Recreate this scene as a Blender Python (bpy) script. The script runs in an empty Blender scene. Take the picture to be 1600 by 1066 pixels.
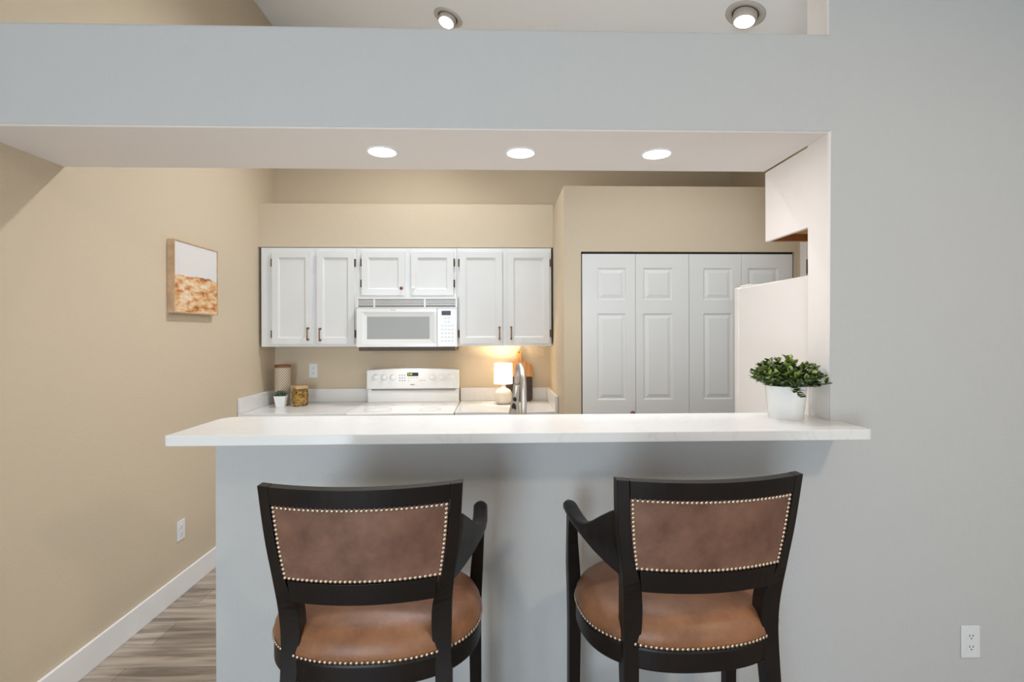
import bpy, bmesh, math, random
from mathutils import Vector, Matrix
random.seed(7)
R = math.radians
scene = bpy.context.scene
col = scene.collection

# ------------------------------------------------------------------ camera
cam_d = bpy.data.cameras.new('camera'); cam = bpy.data.objects.new('camera', cam_d); col.objects.link(cam)
cam_d.sensor_width = 36.0; cam_d.lens = 36.0 * 795.1 / 1600
cam_d.shift_y = -12.0 / 1600
cam_d.clip_start = 0.02
CAM_H = 1.5034
cam.matrix_world = Matrix.Translation((0, 0, CAM_H)) @ Matrix.Rotation(R(-1.74), 4, 'Z') @ Matrix.Rotation(R(90), 4, 'X') @ Matrix.Rotation(R(-0.1691), 4, 'Z')
scene.camera = cam
vs = scene.view_settings
vs.view_transform = 'Standard'; vs.look = 'None'; vs.gamma = 1; vs.use_curve_mapping = False
vs.exposure = 0.0

# ------------------------------------------------------------------ world and daylight
w = bpy.data.worlds.new('world'); scene.world = w; w.use_nodes = True
w.node_tree.nodes['Background'].inputs[0].default_value = (0.75, 0.88, 1.0, 1)
w.node_tree.nodes['Background'].inputs[1].default_value = 1.0

def light(name, kind, loc, energy, color, size=0.1, size_y=None, rot=(0, 0, 0), parent=None, spot=None, blend=0.4, spread=None):
    d = bpy.data.lights.new(name, kind); d.energy = energy; d.color = color
    if kind == 'AREA':
        d.size = size
        if size_y: d.shape = 'RECTANGLE'; d.size_y = size_y
        else: d.shape = 'DISK'
        if spread: d.spread = spread
    else:
        d.shadow_soft_size = size
    if kind == 'SPOT': d.spot_size = spot; d.spot_blend = blend
    o = bpy.data.objects.new(name, d); col.objects.link(o); o.location = loc; o.rotation_euler = rot
    if parent: o.parent = parent
    return o
COOL = (0.84, 0.94, 1.0); WARM = (1.0, 0.94, 0.86); NEUTRAL = (1.0, 0.965, 0.92)
P_WIN_L = 97; P_WIN_R = 18; P_CAN = 3.2; P_GIM_L = 158; P_GIM_R = 50; P_ROOM = 21; P_FILL_A = 17; P_FILL_B = 12; P_LAMP = 6.0; P_RANGE_FILL = 0.6
C_WIN = (0.73, 0.87, 1.0); C_CAN = (1.0, 0.98, 1.0); C_GIM = (0.95, 0.98, 1.0); C_ROOM = (1.0, 0.78, 0.56); C_FILL = (0.92, 0.97, 1.0)
# daylight coming through the two windows of the wall behind the camera
light('window_daylight', 'AREA', (-1.2, -2.52, 1.10), P_WIN_L, C_WIN, 1.1, 2.0, (R(90), 0, 0))
light('window_daylight', 'AREA', (2.25, -2.52, 1.45), P_WIN_R, C_WIN, 1.1, 1.5, (R(90), 0, 0))

# ------------------------------------------------------------------ dimensions (metres, camera stands at x=0 y=0)
XL, XJ, XR, XE = -1.827, 1.183, 2.003, 3.0
DW, DWB, DH, DB, DF, DC, DP = 1.773, 1.898, 2.2126, 4.257, 3.96, 3.64, 3.328
ZH, ZT, ZB, ZCT = 2.214, 2.567, 1.190, 0.942
YN = -2.6
def zceil(x): return 4.03 - 0.3 * (x - XL)

# ------------------------------------------------------------------ materials
def lin(c):
    return tuple(((v / 255) / 12.92 if v / 255 <= 0.04045 else ((v / 255 + 0.055) / 1.055) ** 2.4) for v in c) + (1,)
def mat(name, rgb, rough=0.5, metal=0.0, bump=0.0, bscale=60, var=0.0, vscale=5, spec=0.5, rgb2=None, coat=0.0, emit=None, estr=0.0):
    m = bpy.data.materials.new(name); m.use_nodes = True
    nt = m.node_tree; b = nt.nodes['Principled BSDF']
    b.inputs['Base Color'].default_value = lin(rgb); b.inputs['Roughness'].default_value = rough
    b.inputs['Metallic'].default_value = metal; b.inputs['Specular IOR Level'].default_value = spec
    b.inputs['Coat Weight'].default_value = coat
    tc = nt.nodes.new('ShaderNodeTexCoord')
    if bump:
        n = nt.nodes.new('ShaderNodeTexNoise'); n.inputs['Scale'].default_value = bscale; n.inputs['Detail'].default_value = 3
        bp = nt.nodes.new('ShaderNodeBump'); bp.inputs['Strength'].default_value = bump; bp.inputs['Distance'].default_value = 0.004
        nt.links.new(tc.outputs['Object'], n.inputs['Vector']); nt.links.new(n.outputs['Fac'], bp.inputs['Height'])
        nt.links.new(bp.outputs['Normal'], b.inputs['Normal'])
    if var or rgb2:
        n2 = nt.nodes.new('ShaderNodeTexNoise'); n2.inputs['Scale'].default_value = vscale; n2.inputs['Detail'].default_value = 5
        mx = nt.nodes.new('ShaderNodeMix'); mx.data_type = 'RGBA'
        rm = nt.nodes.new('ShaderNodeMapRange'); rm.inputs['From Min'].default_value = 0.35; rm.inputs['From Max'].default_value = 0.65
        mx.inputs[6].default_value = lin(rgb)
        mx.inputs[7].default_value = lin(rgb2 if rgb2 else tuple(max(0, v * (1 - var)) for v in rgb))
        nt.links.new(tc.outputs['Object'], n2.inputs['Vector']); nt.links.new(n2.outputs['Fac'], rm.inputs['Value'])
        nt.links.new(rm.outputs['Result'], mx.inputs[0]); nt.links.new(mx.outputs[2], b.inputs['Base Color'])
    if emit:
        b.inputs['Emission Color'].default_value = lin(emit); b.inputs['Emission Strength'].default_value = estr
    return m
def nodes(m): return m.node_tree, m.node_tree.nodes['Principled BSDF']

M = {}
M['grey_wall'] = mat('grey wall paint', (194, 194, 193), 0.75, bump=0.38, bscale=120, spec=0.25)
M['beige_wall'] = mat('beige wall paint', (208, 192, 168), 0.75, bump=0.38, bscale=120, spec=0.25)
M['warm_lit_paint'] = mat('white paint toned by warm light', (235, 228, 223), 0.75, bump=0.18, bscale=130, spec=0.25)  # warm light on the header underside and jamb is put into this colour
M['ceiling'] = mat('white ceiling paint', (230, 232, 234), 0.8, bump=0.2, bscale=110, spec=0.2)
M['trim'] = mat('white trim paint', (243, 242, 241), 0.4, var=0.02)
M['cabinet'] = mat('white cabinet paint', (228, 228, 227), 0.42, var=0.015, vscale=3)
M['doorw'] = mat('white moulded door', (226, 226, 224), 0.45, bump=0.05, bscale=40)
M['dark'] = mat('dark closet interior', (40, 36, 32), 0.9, var=0.1)
M['appliance'] = mat('white appliance enamel', (242, 242, 241), 0.22, var=0.01)
M['fridge'] = mat('textured off white enamel', (233, 227, 222), 0.45, bump=0.06, bscale=220)
M['bronze'] = mat('copper bronze metal', (150, 108, 78), 0.35, 0.9, var=0.2, vscale=80)
M['brass'] = mat('antique brass hinge', (110, 80, 50), 0.5, 0.1, var=0.3, vscale=120)
M['steel'] = mat('brushed nickel', (196, 188, 180), 0.38, 1.0, bump=0.04, bscale=300)
M['black'] = mat('black rubber', (30, 30, 30), 0.4, var=0.1)
M['display'] = mat('black display glass', (16, 16, 16), 0.35, var=0.05)
M['digits'] = mat('green led digits', (190, 210, 60), 0.5, emit=(200, 220, 70), estr=0.9, var=0.02)
M['greydigits'] = mat('dim grey digits', (120, 124, 122), 0.5, var=0.02)
M['print'] = mat('grey printed marks', (150, 150, 152), 0.5, var=0.05)
M['slot'] = mat('dark slot', (45, 42, 40), 0.7, var=0.1)
M['ventdark'] = mat('shadowed vent gap', (120, 108, 96), 0.7, var=0.1)
M['mwglass'] = mat('grey microwave window mesh', (172, 174, 172), 0.4, var=0.04, vscale=300)
M['mwbase'] = mat('shaded microwave underside', (96, 84, 72), 0.6, var=0.1)  # base plate coloured dark for the shade below the microwave
M['outlet'] = mat('white plastic outlet', (226, 228, 230), 0.4, var=0.01)
M['wood'] = mat('espresso stained wood', (24, 17, 14), 0.42, bump=0.05, bscale=90, rgb2=(17, 12, 10), vscale=14, spec=0.28)
M['nail'] = mat('antique nailhead brass', (214, 192, 170), 0.3, 0.85, var=0.15, vscale=60)
M['ceramic'] = mat('glazed white ceramic', (236, 236, 234), 0.18, var=0.01)
M['lampbase'] = mat('cream ceramic', (226, 216, 200), 0.3, var=0.03, vscale=20)
M['canlid'] = mat('brown wood lid', (150, 92, 56), 0.5, var=0.2, vscale=30)
M['jarlid'] = mat('pale bamboo lid', (204, 168, 124), 0.5, var=0.12, vscale=30)
M['pasta'] = mat('dry pasta', (236, 188, 104), 0.5, var=0.14, vscale=60)
M['soil'] = mat('dark soil', (52, 42, 32), 0.9, bump=0.5, bscale=80)
M['leafd'] = mat('dark green leaf', (70, 92, 46), 0.35, rgb2=(46, 68, 34), vscale=30)
M['leafl'] = mat('light green leaf', (158, 168, 88), 0.35, rgb2=(120, 140, 66), vscale=30)
M['succ'] = mat('dull succulent green', (92, 106, 74), 0.5, rgb2=(60, 72, 50), vscale=60)
M['oakframe'] = mat('pale oak frame', (206, 170, 132), 0.5, var=0.12, vscale=25)
M['underwood'] = mat('raw wood underside', (196, 142, 84), 0.5, var=0.15, vscale=14)
M['brownwood'] = mat('brown wood inner rail', (150, 88, 36), 0.5, var=0.15, vscale=14)
M['gimbal'] = mat('satin nickel trim', (186, 180, 172), 0.45, var=0.02)
M['glow'] = mat('lit diffuser', (255, 250, 242), 0.4, emit=(255, 250, 240), estr=9.0)
M['windowglow'] = mat('window pane glass', (225, 232, 238), 0.05, var=0.01)

def quartz():
    m = mat('white quartz', (233, 232, 229), 0.2); nt, b = nodes(m)
    tc = nt.nodes.new('ShaderNodeTexCoord'); n = nt.nodes.new('ShaderNodeTexNoise'); n.inputs['Scale'].default_value = 2.6
    n.inputs['Detail'].default_value = 8; n.inputs['Distortion'].default_value = 1.6
    cr = nt.nodes.new('ShaderNodeValToRGB'); e = cr.color_ramp.elements
    e[0].position = 0.485; e[0].color = lin((229, 228, 226)); e[1].position = 0.515; e[1].color = lin((229, 228, 226))
    k = cr.color_ramp.elements.new(0.5); k.color = lin((223, 222, 219))
    nt.links.new(tc.outputs['Object'], n.inputs['Vector']); nt.links.new(n.outputs['Fac'], cr.inputs['Fac']); nt.links.new(cr.outputs['Color'], b.inputs['Base Color'])
    return m
M['quartz'] = quartz()

def floor_mat():
    m = mat('grey brown wood planks', (150, 138, 124), 0.45); nt, b = nodes(m); L = nt.links.new
    tc = nt.nodes.new('ShaderNodeTexCoord')
    br = nt.nodes.new('ShaderNodeTexBrick'); br.offset = 0.37; br.inputs['Scale'].default_value = 1.0
    br.inputs['Brick Width'].default_value = 1.22; br.inputs['Row Height'].default_value = 0.18; br.inputs['Mortar Size'].default_value = 0.0012
    br.inputs['Color1'].default_value = lin((190, 176, 162)); br.inputs['Color2'].default_value = lin((164, 151, 138)); br.inputs['Mortar'].default_value = lin((84, 74, 66))
    mp = nt.nodes.new('ShaderNodeMapping'); mp.inputs['Scale'].default_value = (1.6, 16, 1)
    n = nt.nodes.new('ShaderNodeTexNoise'); n.inputs['Scale'].default_value = 1.5; n.inputs['Detail'].default_value = 7; n.inputs['Distortion'].default_value = 0.7
    cr = nt.nodes.new('ShaderNodeValToRGB'); cr.color_ramp.elements[0].position = 0.32; cr.color_ramp.elements[0].color = (0.42, 0.40, 0.38, 1)
    cr.color_ramp.elements[1].position = 0.66; cr.color_ramp.elements[1].color = (1.12, 1.1, 1.08, 1)
    mx = nt.nodes.new('ShaderNodeMix'); mx.data_type = 'RGBA'; mx.blend_type = 'MULTIPLY'; mx.inputs[0].default_value = 1
    L(tc.outputs['Object'], br.inputs['Vector']); L(tc.outputs['Object'], mp.inputs['Vector']); L(mp.outputs['Vector'], n.inputs['Vector'])
    L(n.outputs['Fac'], cr.inputs['Fac']); L(br.outputs['Color'], mx.inputs[6]); L(cr.outputs['Color'], mx.inputs[7]); L(mx.outputs[2], b.inputs['Base Color'])
    return m
M['floor'] = floor_mat()

def leather(name='brown distressed leather', lo=(88, 58, 46), hi=(132, 96, 78)):
    m = mat(name, (116, 78, 60), 0.46, bump=0.12, bscale=160); nt, b = nodes(m); L = nt.links.new
    tc = nt.nodes.new('ShaderNodeTexCoord'); n = nt.nodes.new('ShaderNodeTexNoise'); n.inputs['Scale'].default_value = 9; n.inputs['Detail'].default_value = 9; n.inputs['Roughness'].default_value = 0.65
    cr = nt.nodes.new('ShaderNodeValToRGB'); e = cr.color_ramp.elements
    e[0].position = 0.3; e[0].color = lin(lo); e[1].position = 0.72; e[1].color = lin(hi)
    L(tc.outputs['Object'], n.inputs['Vector']); L(n.outputs['Fac'], cr.inputs['Fac']); L(cr.outputs['Color'], b.inputs['Base Color'])
    return m
M['leather'] = leather()
M['lit_seat_leather'] = leather('lamplit tan brown seat leather', (110, 70, 46), (156, 108, 74))  # lighter tan stands for kitchen light falling on the seats

def painting_mat():
    # sky above a ragged horizon, ochre field below (object z runs 0..0.41)
    m = mat('desert landscape painting', (220, 214, 208), 0.7); nt, b = nodes(m); L = nt.links.new
    tc = nt.nodes.new('ShaderNodeTexCoord'); sp = nt.nodes.new('ShaderNodeSeparateXYZ'); L(tc.outputs['Object'], sp.inputs[0])
    n = nt.nodes.new('ShaderNodeTexNoise'); n.inputs['Scale'].default_value = 14; n.inputs['Detail'].default_value = 6
    mp = nt.nodes.new('ShaderNodeMapping'); mp.inputs['Scale'].default_value = (1, 0.9, 2.4); L(tc.outputs['Object'], mp.inputs[0]); L(mp.outputs[0], n.inputs['Vector'])
    ad = nt.nodes.new('ShaderNodeMath'); ad.operation = 'MULTIPLY_ADD'; L(n.outputs['Fac'], ad.inputs[0]); ad.inputs[1].default_value = 0.05; L(sp.outputs['Z'], ad.inputs[2])
    st = nt.nodes.new('ShaderNodeMapRange'); st.inputs['From Min'].default_value = 0.236; st.inputs['From Max'].default_value = 0.246; L(ad.outputs[0], st.inputs['Value'])
    cr = nt.nodes.new('ShaderNodeValToRGB'); e = cr.color_ramp.elements
    e[0].position = 0.33; e[0].color = lin((150, 84, 44)); e[1].position = 0.68; e[1].color = lin((232, 214, 192))
    k = cr.color_ramp.elements.new(0.43); k.color = lin((200, 138, 84)); k = cr.color_ramp.elements.new(0.52); k.color = lin((222, 180, 130))
    L(n.outputs['Fac'], cr.inputs['Fac'])
    n3 = nt.nodes.new('ShaderNodeTexNoise'); n3.inputs['Scale'].default_value = 7; L(tc.outputs['Object'], n3.inputs['Vector'])
    sk = nt.nodes.new('ShaderNodeMix'); sk.data_type = 'RGBA'; sk.inputs[6].default_value = lin((214, 214, 216)); sk.inputs[7].default_value = lin((230, 222, 216)); L(n3.outputs['Fac'], sk.inputs[0])
    mx = nt.nodes.new('ShaderNodeMix'); mx.data_type = 'RGBA'; L(st.outputs[0], mx.inputs[0]); L(cr.outputs['Color'], mx.inputs[6]); L(sk.outputs[2], mx.inputs[7]); L(mx.outputs[2], b.inputs['Base Color'])
    return m
M['painting'] = painting_mat()

def board_mat():
    # acacia board: honey wood above, dark stained wood below a slanted line (object z from the board's foot)
    m = mat('two tone cutting board wood', (196, 140, 72), 0.45); nt, b = nodes(m); L = nt.links.new
    tc = nt.nodes.new('ShaderNodeTexCoord'); mp = nt.nodes.new('ShaderNodeMapping'); mp.inputs['Scale'].default_value = (26, 26, 3)
    n = nt.nodes.new('ShaderNodeTexNoise'); n.inputs['Scale'].default_value = 1.6; n.inputs['Detail'].default_value = 5
    cr = nt.nodes.new('ShaderNodeValToRGB'); cr.color_ramp.elements[0].position = 0.3; cr.color_ramp.elements[0].color = lin((150, 96, 44)); cr.color_ramp.elements[1].position = 0.7; cr.color_ramp.elements[1].color = lin((208, 158, 92))
    L(tc.outputs['Object'], mp.inputs[0]); L(mp.outputs[0], n.inputs['Vector']); L(n.outputs['Fac'], cr.inputs['Fac']); L(cr.outputs['Color'], b.inputs['Base Color'])
    return m
M['board'] = board_mat()
M['boarddark'] = mat('dark stained board wood', (58, 44, 32), 0.45, var=0.3, vscale=24)

def shade_mat():
    m = bpy.data.materials.new('lit white lamp shade'); m.use_nodes = True; nt = m.node_tree; b = nt.nodes['Principled BSDF']
    b.inputs['Base Color'].default_value = lin((245, 238, 224)); b.inputs['Roughness'].default_value = 0.8
    b.inputs['Emission Color'].default_value = (1.0, 0.93, 0.8, 1); b.inputs['Emission Strength'].default_value = 1.1
    tr = nt.nodes.new('ShaderNodeBsdfTranslucent'); tr.inputs[0].default_value = lin((250, 240, 220))
    mx = nt.nodes.new('ShaderNodeMixShader'); mx.inputs[0].default_value = 0.4
    nt.links.new(b.outputs[0], mx.inputs[1]); nt.links.new(tr.outputs[0], mx.inputs[2]); nt.links.new(mx.outputs[0], nt.nodes['Material Output'].inputs[0])
    return m
M['shade'] = shade_mat()
def glass_mat(name, tint=(1, 1, 1)):
    m = bpy.data.materials.new(name); m.use_nodes = True; b = m.node_tree.nodes['Principled BSDF']
    b.inputs['Base Color'].default_value = tint + (1,); b.inputs['Transmission Weight'].default_value = 1.0
    b.inputs['Roughness'].default_value = 0.02; b.inputs['IOR'].default_value = 1.2
    return m
M['glass'] = glass_mat('clear jar glass', (0.97, 0.97, 0.95))
def canister_mat():
    m = mat('dimpled stoneware', (206, 190, 166), 0.6); nt, b = nodes(m); L = nt.links.new
    tc = nt.nodes.new('ShaderNodeTexCoord'); sp = nt.nodes.new('ShaderNodeSeparateXYZ'); L(tc.outputs['Object'], sp.inputs[0])
    at = nt.nodes.new('ShaderNodeMath'); at.operation = 'ARCTAN2'; L(sp.outputs['Y'], at.inputs[0]); L(sp.outputs['X'], at.inputs[1])
    u = nt.nodes.new('ShaderNodeMath'); u.operation = 'MULTIPLY'; u.inputs[1].default_value = 0.06; L(at.outputs[0], u.inputs[0])
    a_ = nt.nodes.new('ShaderNodeMath'); a_.operation = 'ADD'; L(u.outputs[0], a_.inputs[0]); L(sp.outputs['Z'], a_.inputs[1])
    b_ = nt.nodes.new('ShaderNodeMath'); b_.operation = 'SUBTRACT'; L(u.outputs[0], b_.inputs[0]); L(sp.outputs['Z'], b_.inputs[1])
    cb_ = nt.nodes.new('ShaderNodeCombineXYZ'); L(a_.outputs[0], cb_.inputs[0]); L(b_.outputs[0], cb_.inputs[1])
    v = nt.nodes.new('ShaderNodeTexVoronoi'); v.voronoi_dimensions = '2D'; v.inputs['Scale'].default_value = 47.8; v.inputs['Randomness'].default_value = 0.0
    cr = nt.nodes.new('ShaderNodeValToRGB'); cr.color_ramp.elements[0].position = 0.22; cr.color_ramp.elements[0].color = lin((126, 106, 84)); cr.color_ramp.elements[1].position = 0.36; cr.color_ramp.elements[1].color = lin((212, 197, 174))
    L(cb_.outputs[0], v.inputs['Vector']); L(v.outputs['Distance'], cr.inputs['Fac']); L(cr.outputs['Color'], b.inputs['Base Color'])
    return m
M['canister'] = canister_mat()

# ------------------------------------------------------------------ mesh helpers
class MB:
    def __init__(s): s.v = []; s.f = []; s.m = []
    def add(s, vs_, fs, mi=0):
        o = len(s.v); s.v += [tuple(p) for p in vs_]
        for f in fs: s.f.append([o + i for i in f]); s.m.append(mi)
        return s
    def box(s, x0, x1, y0, y1, z0, z1, mi=0):
        return s.add([(x0, y0, z0), (x1, y0, z0), (x1, y1, z0), (x0, y1, z0), (x0, y0, z1), (x1, y0, z1), (x1, y1, z1), (x0, y1, z1)],
                     [(0, 3, 2, 1), (4, 5, 6, 7), (0, 1, 5, 4), (1, 2, 6, 5), (2, 3, 7, 6), (3, 0, 4, 7)], mi)
    def prism(s, poly, a, b, axis='z', mi=0):
        n = len(poly)
        def P(p, t): return {'z': (p[0], p[1], t), 'y': (p[0], t, p[1]), 'x': (t, p[0], p[1])}[axis]
        vs_ = [P(p, a) for p in poly] + [P(p, b) for p in poly]
        fs = [tuple(range(n))[::-1], tuple(range(n, 2 * n))] + [(i, (i + 1) % n, n + (i + 1) % n, n + i) for i in range(n)]
        return s.add(vs_, fs, mi)
    def lathe(s, prof, c=(0, 0, 0), n=32, mi=0, cap=True):
        vs_ = []; fs = []
        for r, z in prof:
            for k in range(n):
                a = 2 * math.pi * k / n; vs_.append((c[0] + r * math.cos(a), c[1] + r * math.sin(a), c[2] + z))
        for j in range(len(prof) - 1):
            for k in range(n):
                k2 = (k + 1) % n; fs.append((j * n + k, j * n + k2, (j + 1) * n + k2, (j + 1) * n + k))
        if cap:
            fs.append(tuple(range(n))[::-1]); fs.append(tuple(range((len(prof) - 1) * n, len(prof) * n)))
        return s.add(vs_, fs, mi)
    def loft(s, rings, mi=0, cap=True):
        n = len(rings[0]); vs_ = [p for r in rings for p in r]; fs = []
        for j in range(len(rings) - 1):
            for k in range(n):
                k2 = (k + 1) % n; fs.append((j * n + k, j * n + k2, (j + 1) * n + k2, (j + 1) * n + k))
        if cap: fs.append(tuple(range(n))[::-1]); fs.append(tuple(range((len(rings) - 1) * n, len(rings) * n)))
        return s.add(vs_, fs, mi)
    def tube(s, pts, rad, n=16, mi=0):
        pts = [Vector(p) for p in pts]; rings = []; up = Vector((0.31, 0.2, 0.93)).normalized(); pn = None
        for i, p in enumerate(pts):
            t = (pts[min(i + 1, len(pts) - 1)] - pts[max(i - 1, 0)]).normalized()
            if pn is None: pn = t.cross(up).normalized()
            else: pn = (pn - t * pn.dot(t)).normalized()
            b = t.cross(pn); r = rad[i] if isinstance(rad, (list, tuple)) else rad
            rings.append([tuple(p + (pn * math.cos(2 * math.pi * k / n) + b * math.sin(2 * math.pi * k / n)) * r) for k in range(n)])
        return s.loft(rings, mi)
    def panel(s, x0, x1, z0, z1, y, rects, steps, mi=0, cellmi=None):
        """front face (towards -y) with moulded panels; rects share breaks; steps = [(inset, depth)]"""
        xs = sorted({x0, x1} | {r[0] for r in rects} | {r[1] for r in rects}); zs = sorted({z0, z1} | {r[2] for r in rects} | {r[3] for r in rects})
        for i in range(len(xs) - 1):
            for j in range(len(zs) - 1):
                a, b, c, d = xs[i], xs[i + 1], zs[j], zs[j + 1]
                if any(abs(r[0] - a) < 1e-6 and abs(r[1] - b) < 1e-6 and abs(r[2] - c) < 1e-6 and abs(r[3] - d) < 1e-6 for r in rects):
                    ring = [(a, y, c), (b, y, c), (b, y, d), (a, y, d)]
                    for ins, dep in steps:
                        nr = [(a + ins, y + dep, c + ins), (b - ins, y + dep, c + ins), (b - ins, y + dep, d - ins), (a + ins, y + dep, d - ins)]
                        for k in range(4):
                            s.add([ring[k], ring[(k + 1) % 4], nr[(k + 1) % 4], nr[k]], [(0, 1, 2, 3)], mi)
                        ring = nr
                    s.add(ring, [(0, 1, 2, 3)], mi if cellmi is None else cellmi)
                else:
                    s.add([(a, y, c), (b, y, c), (b, y, d), (a, y, d)], [(0, 1, 2, 3)], mi)
        return s
    def slab_back(s, x0, x1, z0, z1, y0, y1, mi=0):
        v = [(x0, y0, z0), (x1, y0, z0), (x1, y0, z1), (x0, y0, z1), (x0, y1, z0), (x1, y1, z0), (x1, y1, z1), (x0, y1, z1)]
        return s.add(v, [(4, 7, 6, 5), (0, 4, 5, 1), (1, 5, 6, 2), (2, 6, 7, 3), (3, 7, 4, 0)], mi)
    def build(s, name, mats, parent=None, bevel=0.0, smooth=False, weld=False, seg=2, loc=None, subsurf=0):
        me = bpy.data.meshes.new(name); me.from_pydata(s.v, [], s.f)
        for m_ in (mats if isinstance(mats, (list, tuple)) else [mats]): me.materials.append(m_)
        for p, i in zip(me.polygons, s.m): p.material_index = i; p.use_smooth = smooth
        if weld:
            bm = bmesh.new(); bm.from_mesh(me); bmesh.ops.remove_doubles(bm, verts=bm.verts, dist=1e-5); bmesh.ops.recalc_face_normals(bm, faces=bm.faces); bm.to_mesh(me); bm.free()
        me.update()
        o = bpy.data.objects.new(name, me); col.objects.link(o)
        if parent: o.parent = parent
        if loc: o.location = loc
        if bevel:
            b = o.modifiers.new('bevel', 'BEVEL'); b.width = bevel; b.segments = seg; b.limit_method = 'ANGLE'; b.angle_limit = R(40)
        if subsurf:
            b = o.modifiers.new('subsurf', 'SUBSURF'); b.levels = subsurf; b.render_levels = subsurf
        return o
def mbox(*a): return MB().box(*a)
def tag(o, label=None, cat=None, group=None, kind=None):
    if label: o['label'] = label
    if cat: o['category'] = cat
    if group: o['group'] = group
    if kind: o['kind'] = kind
    return o
def thing(name, label, cat, loc=(0, 0, 0), rz=0.0, group=None):
    o = bpy.data.objects.new(name, None); col.objects.link(o); o.location = loc; o.rotation_euler = (0, 0, rz); o.empty_display_size = 0.05
    return tag(o, label, cat, group)
def struct(o): o['kind'] = 'structure'; return o
def text(body, size, mat_, parent, loc, name, rot=(R(90), 0, 0), depth=0.0004):
    c = bpy.data.curves.new(name, 'FONT'); c.body = body; c.size = size; c.extrude = depth; c.align_x = 'CENTER'; c.align_y = 'CENTER'
    t = bpy.data.objects.new('tmp', c); col.objects.link(t); bpy.context.view_layer.update()
    me = bpy.data.meshes.new_from_object(t.evaluated_get(bpy.context.evaluated_depsgraph_get())); bpy.data.objects.remove(t)
    me.materials.clear(); me.materials.append(mat_)
    o = bpy.data.objects.new(name, me); col.objects.link(o); o.location = loc; o.rotation_euler = rot; o.parent = parent
    return o
def lerp(a, b, t): return a + (b - a) * t
def interp(tab, x):
    tab = sorted(tab)
    if x <= tab[0][0]: return tab[0][1]
    if x >= tab[-1][0]: return tab[-1][1]
    for i in range(len(tab) - 1):            # smooth (monotone-ish) Hermite through the table
        (a, va), (b, vb) = tab[i], tab[i + 1]
        if x <= b:
            d = (vb - va) / (b - a)
            d0 = (vb - tab[i - 1][1]) / (b - tab[i - 1][0]) if i > 0 else d
            d1 = (tab[i + 2][1] - va) / (tab[i + 2][0] - a) if i + 2 < len(tab) else d
            t = (x - a) / (b - a); h = b - a
            return (2*t**3 - 3*t*t + 1) * va + (t**3 - 2*t*t + t) * h * d0 + (-2*t**3 + 3*t*t) * vb + (t**3 - t*t) * h * d1
    for (a, va), (b, vb) in zip(tab, tab[1:]):
        if x <= b:
            t = (x - a) / (b - a); return va + (vb - va) * t
    return tab[-1][1]

# ================================================================== ROOM SHELL
struct(mbox(XL - 0.2, XE + 0.2, YN - 0.2, DB + 0.2, -0.1, 0).build('floor', M['floor']))
struct(mbox(XL - 0.15, XL, YN - 0.15, DB + 0.15, 0, zceil(XL) + 0.15).build('wall_left', M['beige_wall']))
struct(mbox(XL, XR + 0.12, DB, DB + 0.15, 0, zceil(XL) + 0.1).build('wall_back', M['beige_wall']))
# sloping ceiling, high on the left
xa, xb = XL - 0.15, XE + 0.15
struct(MB().prism([(xa, zceil(xa)), (xb, zceil(xb)), (xb, zceil(xb) + 0.12), (xa, zceil(xa) + 0.12)], YN - 0.15, DB + 0.15, 'y').build('ceiling', M['ceiling']))
# kitchen right wall (door with casing) and the living room's outer walls
struct(mbox(XR, XR + 0.12, DWB, DB, 0, zceil(XR)).build('wall_right', M['beige_wall']))
struct(mbox(XE, XE + 0.15, YN - 0.15, DWB, 0, zceil(XE)).build('wall_living', M['grey_wall']))
mb = MB()
wins = [(-1.75, -0.65), (1.7, 2.8)]
zt_ = 2.2; zb_ = 0.1
mb.box(XL, XE, YN - 0.15, YN, 0, zb_); 
for a, b in [(XL, -1.75), (-0.65, 1.7), (2.8, XE)]: mb.box(a, b, YN - 0.15, YN, zb_, zt_)
mb.prism([(XL, zt_), (XE, zt_), (XE, zceil(XE)), (XL, zceil(XL))], YN - 0.15, YN, 'y')
struct(mb.build('wall_rear', M['grey_wall']))
for i, (a, b) in enumerate(wins):
    fr = MB()
    for x0, x1, z0, z1 in [(a, a + .05, zb_, zt_), (b - .05, b, zb_, zt_), (a + .05, b - .05, zb_, zb_ + .05), (a + .05, b - .05, zt_ - .05, zt_), ((a + b) / 2 - .02, (a + b) / 2 + .02, zb_ + .05, zt_ - .05)]:
        fr.box(x0, x1, YN - 0.12, YN - 0.06, z0, z1)
    wo = struct(fr.build('window_%d' % (i + 1), M['trim']))
    mbox(a + .05, b - .05, YN - 0.095, YN - 0.09, zb_ + .05, zt_ - .05).build('pane', M['windowglow'], wo)

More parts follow.
